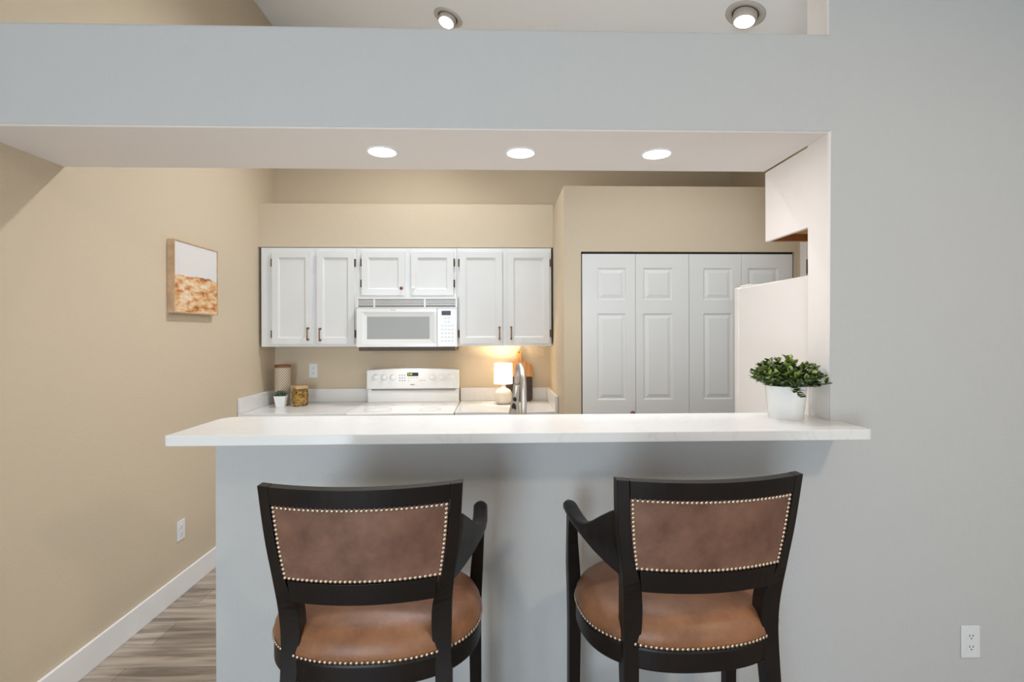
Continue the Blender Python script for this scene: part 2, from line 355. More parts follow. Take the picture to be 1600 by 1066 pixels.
# dividing wall with the pass-through: half wall, header face and full wall on the right, one piece
outline = [(-0.963, 0), (XE, 0), (XE, zceil(XE)), (XJ, zceil(XJ)), (XJ, ZT), (XL, ZT), (XL, ZH), (XJ, ZH), (XJ, ZB - 0.033), (-0.963, ZB - 0.033)]
mb = MB().prism(outline, DW, DWB, 'y')
me = bpy.data.meshes.new('wall_front'); me.from_pydata(mb.v, [], mb.f)
me.materials.append(M['grey_wall']); me.materials.append(M['warm_lit_paint'])
bm = bmesh.new(); bm.from_mesh(me); bmesh.ops.recalc_face_normals(bm, faces=bm.faces)
be = []
for e in bm.edges:
    a, b = [v.co for v in e.verts]
    if abs(a.y - DW) < 1e-4 and abs(b.y - DW) < 1e-4:
        k = lambda p: (round(p.x, 3), round(p.z, 3))
        s_ = {k(a), k(b)}
        for p, q in [((XJ, ZT), (XL, ZT)), ((XL, ZH), (XJ, ZH)), ((XJ, ZH), (XJ, ZB - 0.033)), ((XJ, zceil(XJ)), (XJ, ZT))]:
            if s_ == {(round(p[0], 3), round(p[1], 3)), (round(q[0], 3), round(q[1], 3))}: be.append(e)
bmesh.ops.bevel(bm, geom=be, offset=0.012, segments=4, affect='EDGES', profile=0.5)
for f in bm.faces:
    f.material_index = 0 if (f.normal.y < -0.6 or (f.normal.x < -0.5 and f.calc_center_median().x < 0)) else 1  # front stays grey, other faces take the colour with warm light in it
bm.to_mesh(me); bm.free()
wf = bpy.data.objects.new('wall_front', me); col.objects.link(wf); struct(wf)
# the rest of the dropped header's depth
struct(mbox(XL, XJ, DWB, DH, ZH, ZT).build('wall_header', M['warm_lit_paint']))
# soffit over the wall cabinets and pantry closet box
XG = 0.4434
struct(mbox(XL, XG, DF + 0.005, DB, 2.172, 2.508).build('wall_soffit', M['beige_wall']))
mb = MB()
PD0, PD1, PDZ = 0.556, 1.985, 2.040
mb.box(XG, PD0, DP, DP + 0.1, 0, 2.471); mb.box(PD1, XR, DP, DP + 0.1, 0, 2.471); mb.box(PD0, PD1, DP, DP + 0.1, PDZ, 2.471)
mb.box(XG, XG + 0.1, DP + 0.1, DB, 0, 2.471); mb.box(XG + 0.1, XR, DP + 0.1, DB, 2.40, 2.471)
struct(mb.build('wall_pantry', M['beige_wall']))
struct(mbox(XG + 0.1, XR, DB - 0.02, DB, 0, 2.40).build('wall_closet', M['dark']))
struct(MB().box(PD0, PD0 + 0.006, DP + 0.028, DP + 0.1, 0, PDZ).box(PD1 - 0.006, PD1, DP + 0.028, DP + 0.1, 0, PDZ).box(PD0 + 0.006, PD1 - 0.006, DP + 0.03, DP + 0.1, PDZ - 0.012, PDZ).build('trim_1', M['dark']))
# baseboards
struct(mbox(XL, XL + 0.014, YN, 3.62, 0, 0.128).build('baseboard_left', M['trim'], bevel=0.003))
struct(mbox(-0.955, XE, DW - 0.014, DW, 0, 0.128).build('baseboard_front', M['trim'], bevel=0.003))
struct(mbox(XE - 0.014, XE, YN, DW - 0.014, 0, 0.128).build('baseboard_living', M['trim'], bevel=0.003))
# door in the kitchen's right wall, with casing
d3 = struct(mbox(XR - 0.012, XR, 2.72, 3.20, 0.01, 2.03).build('door_3', M['doorw'], bevel=0.002))
mbox(XR - 0.020, XR - 0.012, 3.185, 3.20, 1.88, 1.97).build('hinge', M['brass'], d3)
struct(mbox(XR - 0.018, XR, 3.204, 3.27, 0, 2.10).build('trim_2', M['warm_lit_paint'], bevel=0.003))

# bifold pantry doors: four moulded leaves, two pairs
STEPS = [(0.008, 0.007), (0.014, 0.008), (0.036, 0.001)]
def leaf_mesh(x0, x1, px0, px1):
    b = MB(); y = DP + 0.012
    rects = [(px0, px1, 1.721, 1.934), (px0, px1, 1.061, 1.633), (px0, px1, 0.16, 0.93)]
    b.panel(x0, x1, 0.012, 2.026, y, rects, STEPS); b.slab_back(x0, x1, 0.012, 2.026, y, y + 0.03)
    return b
edges = [0.564, 0.9195, 1.2765, 1.630, 1.977]
pan = [(0.665, 0.856), (0.971, 1.168), (1.374, 1.568), (1.676, 1.879)]
for di in range(2):
    root = bpy.data.objects.new('door_%d' % (di + 1), None); col.objects.link(root); struct(root)
    for li in (0, 1):
        i = di * 2 + li; g = 0.0012 if i != 1 and i != 2 else 0.0006
        lf = leaf_mesh(edges[i] + 0.0012, edges[i + 1] - 0.0012, *pan[i]).build('door_leaf', M['doorw'], root, weld=True)
    kx = 0.892 if di == 0 else 1.66
    MB().lathe([(0.006, 0), (0.006, 0.012), (0.014, 0.018), (0.016, 0.026), (0.010, 0.032)], n=18).build('knob', M['bronze'], root, smooth=True)
    kn = root.children[-1] if root.children else None
    kn = [c for c in root.children if c.name.startswith('knob')][0]
    kn.location = (kx, DP + 0.012, 0.975); kn.rotation_euler = (R(90), 0, 0)

# ================================================================== BAR COUNTER
def arc(cx, cy, r, a0, a1, n=6): return [(cx + r * math.cos(R(lerp(a0, a1, i / n))), cy + r * math.sin(R(lerp(a0, a1, i / n)))) for i in range(n + 1)]
BL, BR, BF, BB = -1.027, 1.212, 1.599, 1.963
poly = arc(BL + .012, BF + .012, .012, 180, 270) + arc(BR - .02, BF + .02, .02, 270, 360) + [(BR, DW - 0.001), (XJ - 0.001, DW - 0.001), (XJ - 0.001, BB)] + arc(BL + .06, BB - .06, .06, 90, 180)
tag(MB().prism(poly, ZB - 0.033, ZB).build('bar_counter', M['quartz'], bevel=0.003, seg=3), 'long white quartz bar top on the grey half wall', 'counter')

# ================================================================== KITCHEN CABINETS
CSTEPS = [(0.0, 0.0), (0.008, 0.004), (0.011, 0.009)]
def cab_door(parent, x0, x1, z0, z1, y, pull=None, knob=None, hinges=(), hside=-1, fr=0.045, knobmat='bronze'):
    t = 0.019; b = MB(); b.panel(x0, x1, z0, z1, y - t, [(x0 + fr, x1 - fr, z0 + fr, z1 - fr)], CSTEPS); b.slab_back(x0, x1, z0, z1, y - t, y)
    d = b.build('door', M['cabinet'], parent, weld=True, bevel=0.0015)
    if pull:
        px, pz0, pz1 = pull; yy = y - t
        h = MB(); h.tube([(px, yy - 0.026, pz0 - 0.006), (px, yy - 0.026, pz1 + 0.006)], 0.0042, 10)
        for pz in (pz0, pz1): h.tube([(px, yy, pz), (px, yy - 0.004, pz), (px, yy - 0.012, pz), (px, yy - 0.030, pz)], [0.009, 0.008, 0.0045, 0.0052], 10)
        h.build('handle', M['bronze'], d, smooth=True)
    if knob:
        k = MB(); k.lathe([(0.005, 0), (0.005, 0.012), (0.012, 0.016), (0.013, 0.024), (0.008, 0.029)], n=16)
        ko = k.build('knob', M[knobmat], d, smooth=True); ko.location = (knob[0], y - t, knob[1]); ko.rotation_euler = (R(90), 0, 0)
        if knobmat != 'bronze': ko['label'] = 'clear pale knob'
        else: ko['label'] = 'dark bronze knob'
    hx = x0 if hside < 0 else x1
    for hz in hinges:
        hb = MB(); hb.box(hx - 0.009 if hside < 0 else hx, hx if hside < 0 else hx + 0.009, y - 0.004, y - 0.0005, hz - 0.027, hz + 0.027)
        hb.tube([(hx + hside * 0.006, y - 0.012, hz - 0.029), (hx + hside * 0.006, y - 0.012, hz + 0.029)], 0.006, 10)
        hb.build('hinge', M['brass'], d)
    return d
def upper(name, label, x0, x1, z0, z1, doors):
    c = thing(name, label, 'cabinet', ((x0 + x1) / 2, DF, z0), 0, 'white wall cabinets over the range counter')
    ox, oz = -(x0 + x1) / 2, -z0
    b = MB().box(x0 + ox, x1 + ox, 0, DB - DF - 0.002, 0, z1 + oz); b.build('body', M['cabinet'], c, bevel=0.002)
    for d in doors:
        d = dict(d); d['x0'] += ox; d['x1'] += ox; d['z0'] += oz; d['z1'] += oz
        if d.get('pull'): d['pull'] = (d['pull'][0] + ox, d['pull'][1] + oz, d['pull'][2] + oz)
        if d.get('knob'): d['knob'] = (d['knob'][0] + ox, d['knob'][1] + oz)
        d['hinges'] = [h + oz for h in d.get('hinges', ())]
        cab_door(c, y=0, **d)
    return c
ZU0, ZU1 = 1.405, 2.166
upper('wall_cabinet', 'white two-door wall cabinet left of the microwave, against the beige left wall', -1.803, -1.0795, ZU0, ZU1, [
    dict(x0=-1.715, x1=-1.415, z0=1.425, z1=2.135, pull=(-1.441, 1.460, 1.547), hinges=(2.05, 1.502), hside=-1),
    dict(x0=-1.376, x1=-1.092, z0=1.425, z1=2.135, pull=(-1.349, 1.455, 1.542), hinges=(2.05, 1.502), hside=1)])
upper('wall_cabinet', 'short white wall cabinet with two small doors over the microwave', -1.0785, -0.3065, 1.785, ZU1, [
    dict(x0=-1.034, x1=-0.707, z0=1.800, z1=2.135, knob=(-0.728, 1.851), hinges=(2.052, 1.89), hside=-1),
    dict(x0=-0.657, x1=-0.332, z0=1.800, z1=2.135, knob=(-0.640, 1.851), knobmat='ceramic', hinges=(2.052, 1.89), hside=1)])
upper('wall_cabinet', 'white two-door wall cabinet right of the microwave, above the lamp', -0.3055, 0.428, ZU0, ZU1, [
    dict(x0=-0.284, x1=0.045, z0=1.425, z1=2.135, pull=(0.023, 1.462, 1.549), hinges=(2.05, 1.502), hside=-1),
    dict(x0=0.087, x1=0.412, z0=1.425, z1=2.135, pull=(0.114, 1.462, 1.549), hinges=(2.05, 1.502), hside=1)])
# base cabinets under the range counter
def base_cab(label, x0, x1, group='white base cabinets along the back wall'):
    c = thing('base_cabinet', label, 'cabinet', ((x0 + x1) / 2, DC + 0.03, 0), 0, group); h = (x1 - x0) / 2
    MB().box(-h, h, 0, DB - DC - 0.034, 0.1, ZCT - 0.034).box(-h, h, 0.06, DB - DC - 0.034, 0, 0.1).build('body', M['cabinet'], c, bevel=0.002)
    for s in (-1, 1):
        xa_, xb_ = (-h + 0.015, -0.006) if s < 0 else (0.006, h - 0.015)
        cab_door(c, xa_, xb_, 0.12, 0.70, 0, pull=(xb_ - 0.03 if s < 0 else xa_ + 0.03, 0.58, 0.67))
        dr = MB().box(xa_, xb_, -0.019, 0, 0.72, 0.88).build('drawer', M['cabinet'], c, bevel=0.003)
        k = MB().lathe([(0.005, 0), (0.005, 0.012), (0.013, 0.018), (0.008, 0.028)], n=14).build('knob', M['bronze'], dr, smooth=True)
        k.location = ((xa_ + xb_) / 2, -0.019, 0.80); k.rotation_euler = (R(90), 0, 0)
base_cab('white base cabinet left of the range', XL + 0.003, -1.062); base_cab('white base cabinet right of the range', -0.298, XG - 0.003)
def counter(label, x0, x1, side):
    c = thing('countertop', label, 'counter', ((x0 + x1) / 2, DC, ZCT), 0, 'white quartz countertops beside the range'); o = -(x0 + x1) / 2
    yb = DB - DC - 0.002
    MB().box(x0 + o, x1 + o, 0, yb, -0.032, 0).build('slab', M['quartz'], c, bevel=0.003)
    sx = (x0 + o, x0 + o + 0.022) if side < 0 else (x1 + o - 0.022, x1 + o)
    rx = (sx[1], x1 + o) if side < 0 else (x0 + o, sx[0])
    MB().box(sx[0], sx[1], 0.0, yb, 0.0005, 0.109).build('side_splash', M['quartz'], c, bevel=0.003)
    MB().box(rx[0], rx[1], yb - 0.02, yb, 0.0005, 0.109).build('backsplash', M['quartz'], c, bevel=0.003)
counter('white countertop left of the range holding the pasta jar', XL + 0.002, -1.060, -1)
counter('white countertop right of the range holding the lit lamp', -0.300, XG - 0.002, 1)

# ================================================================== MICROWAVE
mw = thing('microwave', 'white over-range microwave hung under the short cabinet', 'microwave', (-0.6775, 3.87, 1.40))
W2 = 0.3775
MB().box(-W2 + 0.002, W2 - 0.002, 0.02, DB - 3.87 - 0.004, 0.0, 0.378).build('housing', M['appliance'], mw, bevel=0.003)
MB().box(-W2 + 0.015, W2 - 0.015, 0.008, DB - 3.87 - 0.01, -0.027, 0.0).build('underside', M['mwbase'], mw)
hl_ = MB().box(-0.06, 0.06, 0.05, 0.10, -0.0274, -0.0270).build('range_fill_lens', M['glow'], mw)
light('range_fill_light', 'AREA', (0, 0.075, -0.031), P_RANGE_FILL, NEUTRAL, 0.1, 0.05, parent=mw)  # unseen lamp and lens added under the microwave to brighten the range
g = MB().box(-W2, W2, 0.012, 0.02, 0.300, 0.380, 0)
for k in range(4):
    z = 0.312 + k * 0.0145; g.box(-W2 + .01, W2 - .008, 0.004, 0.012, z + 0.006, z + 0.0135, 0)
g.box(-W2, W2, 0.0, 0.012, 0.300, 0.306, 0); g.box(-W2, W2, 0.0, 0.012, 0.3695, 0.380, 0)
for x in (-W2 + .005, -0.245, 0.135, W2 - .005): g.box(x - .006, x + .006, 0.002, 0.012, 0.306, 0.37, 0)
gr = g.build('vent_grille', M['appliance'], mw)
MB().box(-W2 + .008, W2 - .008, 0.0105, 0.0119, 0.306, 0.3695).build('gap', M['ventdark'], gr)
dx0, dx1 = -W2, 0.226
b = MB(); b.panel(dx0, dx1, 0.004, 0.296, 0.0, [(dx0 + 0.042, dx1 - 0.022, 0.028, 0.266)], [(0.001, 0.0015), (0.034, 0.008)], 0, 1); b.slab_back(dx0, dx1, 0.004, 0.296, 0.0, 0.02)
dr = b.build('door', [M['appliance'], M['mwglass']], mw, weld=True, bevel=0.002)
MB().box(dx1 - 0.016, dx1 - 0.004, -0.012, 0.0, 0.03, 0.27).build('handle', M['appliance'], dr, bevel=0.004)
for k in range(4): MB().box(0.02 + k * .009 - .14, .026 + k * .009 - .14, -0.0004, 0, 0.279, 0.284).build('maker_mark', M['print'], dr)
M['keys'] = mat('pale grey keypad print', (206, 208, 208), 0.5, var=0.03)
cp = MB().box(dx1 + 0.003, W2, 0.001, 0.02, 0.004, 0.296).build('control_panel', M['appliance'], mw, bevel=0.002)
ds = MB().box(0.262, 0.330, -0.001, 0.001, 0.243, 0.275).build('display', M['display'], cp, bevel=0.002)
text('0:00:00', 0.017, M['greydigits'], ds, (0.298, -0.0012, 0.259), 'digits')
for r_ in range(7):
    for c_ in range(4):
        if (r_ in (0, 1) and c_ in (0, 3)): continue
        x = 0.258 + c_ * 0.026; z = 0.218 - r_ * 0.029
        MB().box(x, x + 0.014, 0.0004, 0.001, z, z + 0.006).build('button', M['keys'], cp)

# ================================================================== RANGE
rg = thing('range', 'white electric range with knobs and clock display between the countertops', 'range', (-0.680, 4.17, 0))
RW = 0.374; yF = 3.60 - 4.17; yB = 0.075
MB().box(-RW, RW, yF + 0.03, yB, 0.09, 0.925).build('body', M['appliance'], rg, bevel=0.004)
ct = MB(); ct.box(-RW - 0.002, RW + 0.002, yF, yB, 0.925, 0.944)
cto = ct.build('cooktop', M['appliance'], rg, bevel=0.006, seg=3)
for (x, y, r) in [(-0.19, -0.40, 0.10), (0.19, -0.40, 0.08), (-0.19, -0.16, 0.08), (0.19, -0.16, 0.10)]:
    MB().lathe([(r, 0.944), (r, 0.9446), (r - 0.004, 0.9446), (r - 0.004, 0.944)], (x, y, 0), 40, cap=False).build('burner_ring', M['print'], cto)
MB().box(-RW + 0.004, RW - 0.004, 0.0, yB, 0.944, 1.052).build('riser', M['appliance'], rg, bevel=0.006)
MB().box(-RW + 0.04, RW - 0.03, -0.012, 0.0, 1.041, 1.052).build('shadow_gap', M['print'], rg)
# control panel with a gently arched top
n = 16; top = [(lerp(RW, -RW, i / n), 1.208 + 0.014 * (1 - (2 * i / n - 1) ** 2)) for i in range(n + 1)]
cpn = MB().prism([(-RW, 1.054), (RW, 1.054)] + top, -0.015, yB, 'y').build('control_panel', M['appliance'], rg, bevel=0.008, seg=3)
yf = -0.0152
for x in (-0.300, -0.228, -0.160, 0.160, 0.232, 0.302):
    k = MB().lathe([(0.026, 0), (0.026, 0.006), (0.021, 0.010), (0.019, 0.024), (0.015, 0.027)], n=24).build('knob', M['appliance'], cpn, smooth=False, bevel=0.001)
    k.location = (x, yf, 1.150); k.rotation_euler = (R(90), 0, 0)
    q = MB().box(-0.004, 0.004, -0.018, 0.018, 0.027, 0.034).build('grip', M['appliance'], k, bevel=0.002)
    q.rotation_euler = (0, 0, R(20 if x < 0 else -35))
ds = MB().box(-0.046, 0.044, yf - 0.001, yf + 0.001, 1.158, 1.187).build('display', M['display'], cpn, bevel=0.001)
text('2:40', 0.021, M['digits'], ds, (-0.022, yf - 0.0014, 1.173), 'digits')
for r_ in range(3):
    for c_ in range(3):
        x = -0.106 + c_ * 0.020; z = 1.166 - r_ * 0.0215
        MB().box(x - .0045, x + .0045, yf - .0004, yf + .001, z - .0045, z + .0045).build('button', M['print'], cpn)
for x, z in [(-0.035, 1.143), (-0.012, 1.143), (0.011, 1.143), (0.034, 1.143), (-0.035, 1.123), (0.056, 1.123), (0.075, 1.123), (0.094, 1.123)]:
    MB().box(x - .006, x + .006, yf - .0004, yf + .001, z - .0018, z + .0018).build('button', M['print'], cpn)
MB().box(-0.022, 0.014, yf - .0004, yf + .001, 1.085, 1.092).build('maker_mark', M['print'], cpn)
od = MB().box(-RW + 0.005, RW - 0.005, yF, yF + 0.03, 0.27, 0.90).build('oven_door', M['appliance'], rg, bevel=0.005)
MB().tube([(-0.30, yF - 0.04, 0.84), (0.30, yF - 0.04, 0.84)], 0.011, 14).build('handle', M['appliance'], od, smooth=True)
for s in (-1, 1): MB().box(s * 0.29 - .01, s * 0.29 + .01, yF - 0.04, yF, 0.832, 0.848).build('handle_mount', M['appliance'], od)
MB().box(-0.24, 0.24, yF - 0.002, yF, 0.42, 0.72).build('oven_window', M['display'], od)
MB().box(-RW + 0.005, RW - 0.005, yF, yF + 0.03, 0.09, 0.262).build('drawer', M['appliance'], rg, bevel=0.005)
for x, y in [(-.33, yF + .08), (.33, yF + .08), (-.33, 0.02), (.33, 0.02)]: MB().lathe([(0.02, 0), (0.02, 0.09)], (x, y, 0), 14).build('foot', M['black'], rg)

# ================================================================== SINK RUN BEHIND THE HALF WALL
PX0, PX1 = -0.95, XJ - 0.01
pc = thing('base_cabinet', 'white sink base cabinet behind the grey half wall', 'cabinet', ((PX0 + PX1) / 2, DWB + 0.004, 0)); h = (PX1 - PX0) / 2
MB().box(-h, h, 0, 0.60, 0.1, 0.72).box(-h, h, 0, 0.54, 0, 0.1).box(-h, h, 0.56, 0.60, 0.72, ZCT - 0.034).build('body', M['cabinet'], pc)
for k in range(4):
    x0 = -h + 0.01 + k * (2 * h - 0.02) / 4; MB().box(x0 + .005, x0 + (2 * h - 0.02) / 4 - .005, 0.60, 0.619, 0.12, 0.88).build('door', M['cabinet'], pc, bevel=0.003)
pt = thing('countertop', 'white sink countertop behind the raised bar', 'counter', ((PX0 + PX1) / 2, DWB + 0.002, ZCT))
sx0, sx1 = -0.33, 0.40
MB().box(-h, sx0, 0, 0.635, -0.032, 0).box(sx1, h, 0, 0.635, -0.032, 0).box(sx0, sx1, 0, 0.15, -0.032, 0).box(sx0, sx1, 0.56, 0.635, -0.032, 0).build('slab', M['quartz'], pt)
sk = thing('sink', 'steel undermount sink behind the raised bar', 'sink', ((PX0 + PX1) / 2, DWB + 0.002, ZCT - 0.034))
MB().box(sx0 + .002, sx1 - .002, 0.152, 0.556, -0.178, -0.17).box(sx0 + .002, sx0 + .01, 0.152, 0.556, -0.17, 0).box(sx1 - .01, sx1 - .002, 0.152, 0.556, -0.17, 0).box(sx0 + .01, sx1 - .01, 0.152, 0.16, -0.17, 0).box(sx0 + .01, sx1 - .01, 0.548, 0.556, -0.17, 0).build('basin', M['steel'], sk)
MB().lathe([(0.04, -0.17), (0.04, -0.168), (0.03, -0.168)], ((sx0 + sx1) / 2, 0.35, 0), 20).build('drain', M['black'], sk)

# faucet (gooseneck, spray head swung away from the bar and to the left)
fx, fy = 0.107, 2.03
fc = thing('faucet', 'brushed nickel gooseneck kitchen faucet rising behind the bar', 'faucet', (fx, fy, ZCT))
hx, hy, hz0 = -0.020, 0.185, 0.315        # where the neck meets the spray head, relative to the base
pts = [(0, 0, 0.05), (0, 0, 0.15), (0, 0, 0.25), (0, 0, 0.315)]
for i in range(1, 15):
    t = i / 14; a = math.pi * t * 0.93
    s_ = (1 - math.cos(a)) / 2; pts.append((hx * s_, hy * s_, 0.315 + 0.112 * math.sin(a) * (1 - .0 * t)))
MB().tube(pts, [0.0125] * 3 + [0.0125] * (len(pts) - 3), 20).build('neck', M['steel'], fc, smooth=True)
MB().lathe([(0.030, 0), (0.030, 0.006), (0.024, 0.012), (0.022, 0.10), (0.0135, 0.11)], n=28).build('base', M['steel'], fc, smooth=True, bevel=0.0)
e0 = Vector(pts[-1]); dd = Vector((-0.012, 0.03, -0.148))
sp = MB().tube([tuple(e0 + dd * t) for t in (0.0, 0.02, 0.3, 0.55, 0.8, 0.97, 1.0)], [0.0125, 0.0145, 0.0155, 0.018, 0.0225, 0.0255, 0.022], 22).build('spray_head', M['steel'], fc, smooth=True)
side = Vector((-0.25, -1, -0.2)).normalized()
for t, rr, hh, nm in [(0.42, 0.0085, 0.011, 'button'), (0.66, 0.0095, 0.020, 'button')]:
    c_ = e0 + dd * t + side * (0.0135 if t < .5 else 0.0155); b = MB(); prof = [(rr, -0.003), (rr, 0.003), (rr * .7, 0.005)]
    b.lathe(prof, (0, 0, 0), 18); o = b.build(nm, M['black'], sp, smooth=True); o.location = c_; o.scale = (1, hh / rr, 1)
    o.rotation_euler = side.to_track_quat('Z', 'Y').to_euler()
lv = MB().tube([(0.02, 0, 0.075), (0.05, 0, 0.08), (0.10, 0.0, 0.10)], [0.011, 0.008, 0.006], 12).build('lever', M['steel'], fc, smooth=True)

# ================================================================== FRIDGE AND CABINET ABOVE IT
FX0, FX1 = 1.240, 1.985
fr = thing('refrigerator', 'off-white refrigerator seen from its left side beyond the opening', 'refrigerator', ((FX0 + FX1) / 2, 1.93, 0)); h = (FX1 - FX0) / 2
MB().box(-h, h, 0, 0.63, 0.03, 1.732).build('body', M['fridge'], fr, bevel=0.006, seg=3)
MB().box(-h + 0.003, h - 0.003, 0.63, 0.642, 0.06, 1.725).build('gasket', M['fridge'], fr)
for z0, z1 in [(0.06, 0.70), (0.708, 1.736)]:
    d = MB().box(-h, h, 0.642, 0.69, z0, z1).build('door', M['fridge'], fr, bevel=0.008, seg=3)
    MB().tube([(-h + .05, 0.69, z0 + .1 if z0 > 1 else z1 - .45), (-h + .05, 0.73, z0 + .12 if z0 > 1 else z1 - .43), (-h + .05, 0.73, z0 + .38 if z0 > 1 else z1 - .12), (-h + .05, 0.69, z0 + .4 if z0 > 1 else z1 - .1)], 0.012, 12).build('handle', M['fridge'], d, smooth=True)
MB().box(h - 0.10, h - 0.02, 0.58, 0.67, 1.736, 1.748).build('hinge_cover', M['fridge'], fr, bevel=0.004)
MB().box(-h + 0.02, -h + 0.10, 0.58, 0.67, 1.736, 1.746).build('hinge_cover', M['fridge'], fr, bevel=0.004)
for x in (-h + .08, h - .08):
    for y in (.06, .56): MB().lathe([(0.02, 0), (0.02, 0.03)], (x, y, 0), 12).build('foot', M['black'], fr)

ZF0, ZF1 = 1.904, 2.208
fcab = thing('wall_cabinet', 'warm white cabinet mounted above the refrigerator, seen from below', 'cabinet', (XJ + 0.004, DWB + 0.002, ZF0))
fw = XR - XJ - 0.008; fd = DH - DWB - 0.004
MB().box(0, 0.018, 0, fd, 0, ZF1 - ZF0).box(fw - 0.018, fw, 0, fd, 0, ZF1 - ZF0).box(0.018, fw - 0.018, 0, 0.008, 0.03, ZF1 - ZF0).box(0.018, fw - 0.018, 0.008, fd, ZF1 - ZF0 - .018, ZF1 - ZF0).build('body', M['warm_lit_paint'], fcab, bevel=0.001)
MB().box(0.018, fw - 0.018, 0.008, fd - 0.02, 0.03, 0.042).build('underside', M['underwood'], fcab)['label'] = 'raw wood underside'
ff = MB().box(0.018, fw - 0.018, fd - 0.02, fd, 0.0, 0.045).build('front_rail', M['brownwood'], fcab); ff['label'] = 'brown wood inner rail'
for k in range(2):
    x0 = 0.012 + k * (fw - 0.024) / 2; MB().box(x0 + .004, x0 + (fw - 0.024) / 2 - .004, fd, fd + 0.018, 0.012, ZF1 - ZF0 - .012).build('door', M['cabinet'], fcab, bevel=0.002)

# ================================================================== OUTLETS
def outlet(label, loc, rz):
    o = thing('wall_outlet', label, 'outlet', loc, rz, 'white duplex wall outlets')
    p = MB().box(-0.0345, 0.0345, -0.0055, 0, -0.0575, 0.0575).build('cover_plate', M['outlet'], o, bevel=0.002)
    for s in (1, -1):
        poly = [(0.0165 * math.cos(R(a)), 0.0145 * math.sin(R(a)) * 0.95 + s * 0.0195) for a in range(0, 360, 20)]
        r_ = MB().prism(poly, -0.0072, -0.0055, 'y').build('receptacle', M['outlet'], o)
        for q in (-1, 1): MB().box(q * 0.0062 - .0012, q * 0.0062 + .0012, -0.0075, -0.0071, s * 0.0195 - .001, s * 0.0195 + .0075).build('slot', M['slot'], r_)
        MB().prism([(0.0025 * math.cos(R(a)), 0.0025 * math.sin(R(a)) + s * 0.0195 - 0.007) for a in range(0, 360, 30)], -0.0075, -0.0071, 'y').build('slot', M['slot'], r_)
    return o
outlet('white wall outlet low on the grey wall right of the stools', (1.691, DW, 0.396), 0)
outlet('white wall outlet low on the beige left wall', (XL, 2.995, 0.373), R(90))
outlet('white wall outlet on the kitchen backsplash wall above the pasta jar', (-1.515, DB, 1.199), 0)

# ================================================================== PICTURE
pcx = thing('framed_picture', 'framed desert landscape painting hanging on the beige left wall', 'picture', (XL, 3.105, 1.624), R(90))
pw = 0.221; ph = 0.412; dp = 0.038
MB().box(-pw, -pw + 0.006, -dp, 0, 0, ph).box(pw - 0.006, pw, -dp, 0, 0, ph).box(-pw + .006, pw - .006, -dp, 0, 0, 0.008).box(-pw + .006, pw - .006, -dp, 0, ph - .006, ph).build('frame', M['oakframe'], pcx)
MB().box(-pw + .006, pw - .006, -dp + 0.004, -0.002, 0.008, ph - .006).build('canvas', M['painting'], pcx)

# ================================================================== RECESSED LIGHTS
can_labels = ['left recessed downlight of three in the header underside', 'middle recessed downlight of three in the header underside', 'right recessed downlight of three in the header underside']
for (x, y), lb in zip([(-0.444, 2.0), (0.097, 2.0), (0.637, 2.0)], can_labels):
    c = thing('downlight', lb, 'light', (x, y, ZH), 0, 'recessed downlights in the header')
    MB().lathe([(0.062, 0), (0.062, -0.003), (0.056, -0.005), (0.052, -0.003), (0.052, 0)], n=40, cap=False).build('trim_ring', M['trim'], c, smooth=True)
    MB().lathe([(0.052, -0.0015), (0.03, -0.0022), (0.002, -0.0024)], n=40).build('diffuser', M['glow'], c)
    light('downlight_lamp', 'AREA', (0, 0, -0.006), P_CAN, C_CAN, 0.09, parent=c)
sl = math.atan(0.3)
for (x, y), lb, aim, P_, col_ in [((1.255, 2.52), 'right eyeball ceiling light above the header', (0.85, 2.35, 1.0), P_GIM_R, C_GIM), ((-0.311, 3.345), 'left tilted eyeball ceiling light above the header', (-1.05, 2.75, 1.0), P_GIM_L, C_GIM),
        ((0.45, 3.62), 'added fill spotlight near the back wall, unseen above the header', (0.2, 3.3, 1.0), P_FILL_A, C_FILL), ((-0.55, 3.72), 'added fill spotlight over the range, unseen above the header', (-0.75, 3.4, 1.0), P_FILL_B, C_FILL)]:  # last two spotlights are unseen, added as kitchen fill
    z = zceil(x)
    c = thing('ceiling_spotlight', lb, 'light', (x, y, z), 0, 'eyeball spotlights in the sloping ceiling'); c.rotation_euler = (0, sl, 0)
    MB().lathe([(0.096, 0), (0.096, -0.004), (0.086, -0.008), (0.066, -0.006), (0.064, 0.0)], n=44, cap=False).build('trim_ring', M['gimbal'], c, smooth=True)
    MB().lathe([(0.064, -0.004), (0.004, -0.0035)], n=36).build('socket', M['slot'], c)
    d = (Vector(aim) - Vector((x, y, z))).normalized()
    dl = Matrix.Rotation(-sl, 3, 'Y') @ d
    q = dl.to_track_quat('-Z', 'Y').to_euler()
    e = MB().lathe([(0.058, 0.004), (0.058, -0.03), (0.053, -0.043), (0.048, -0.044)], n=40, cap=False).build('eyeball', M['gimbal'], c, smooth=True); e.rotation_euler = q
    MB().lathe([(0.050, -0.040), (0.02, -0.041), (0.002, -0.041)], n=36).build('lens', M['glow'], e)
    lp = light('spotlight_lamp', 'SPOT', (0, 0, -0.05), P_, col_, 0.05, parent=e, spot=R(150), blend=1.0)

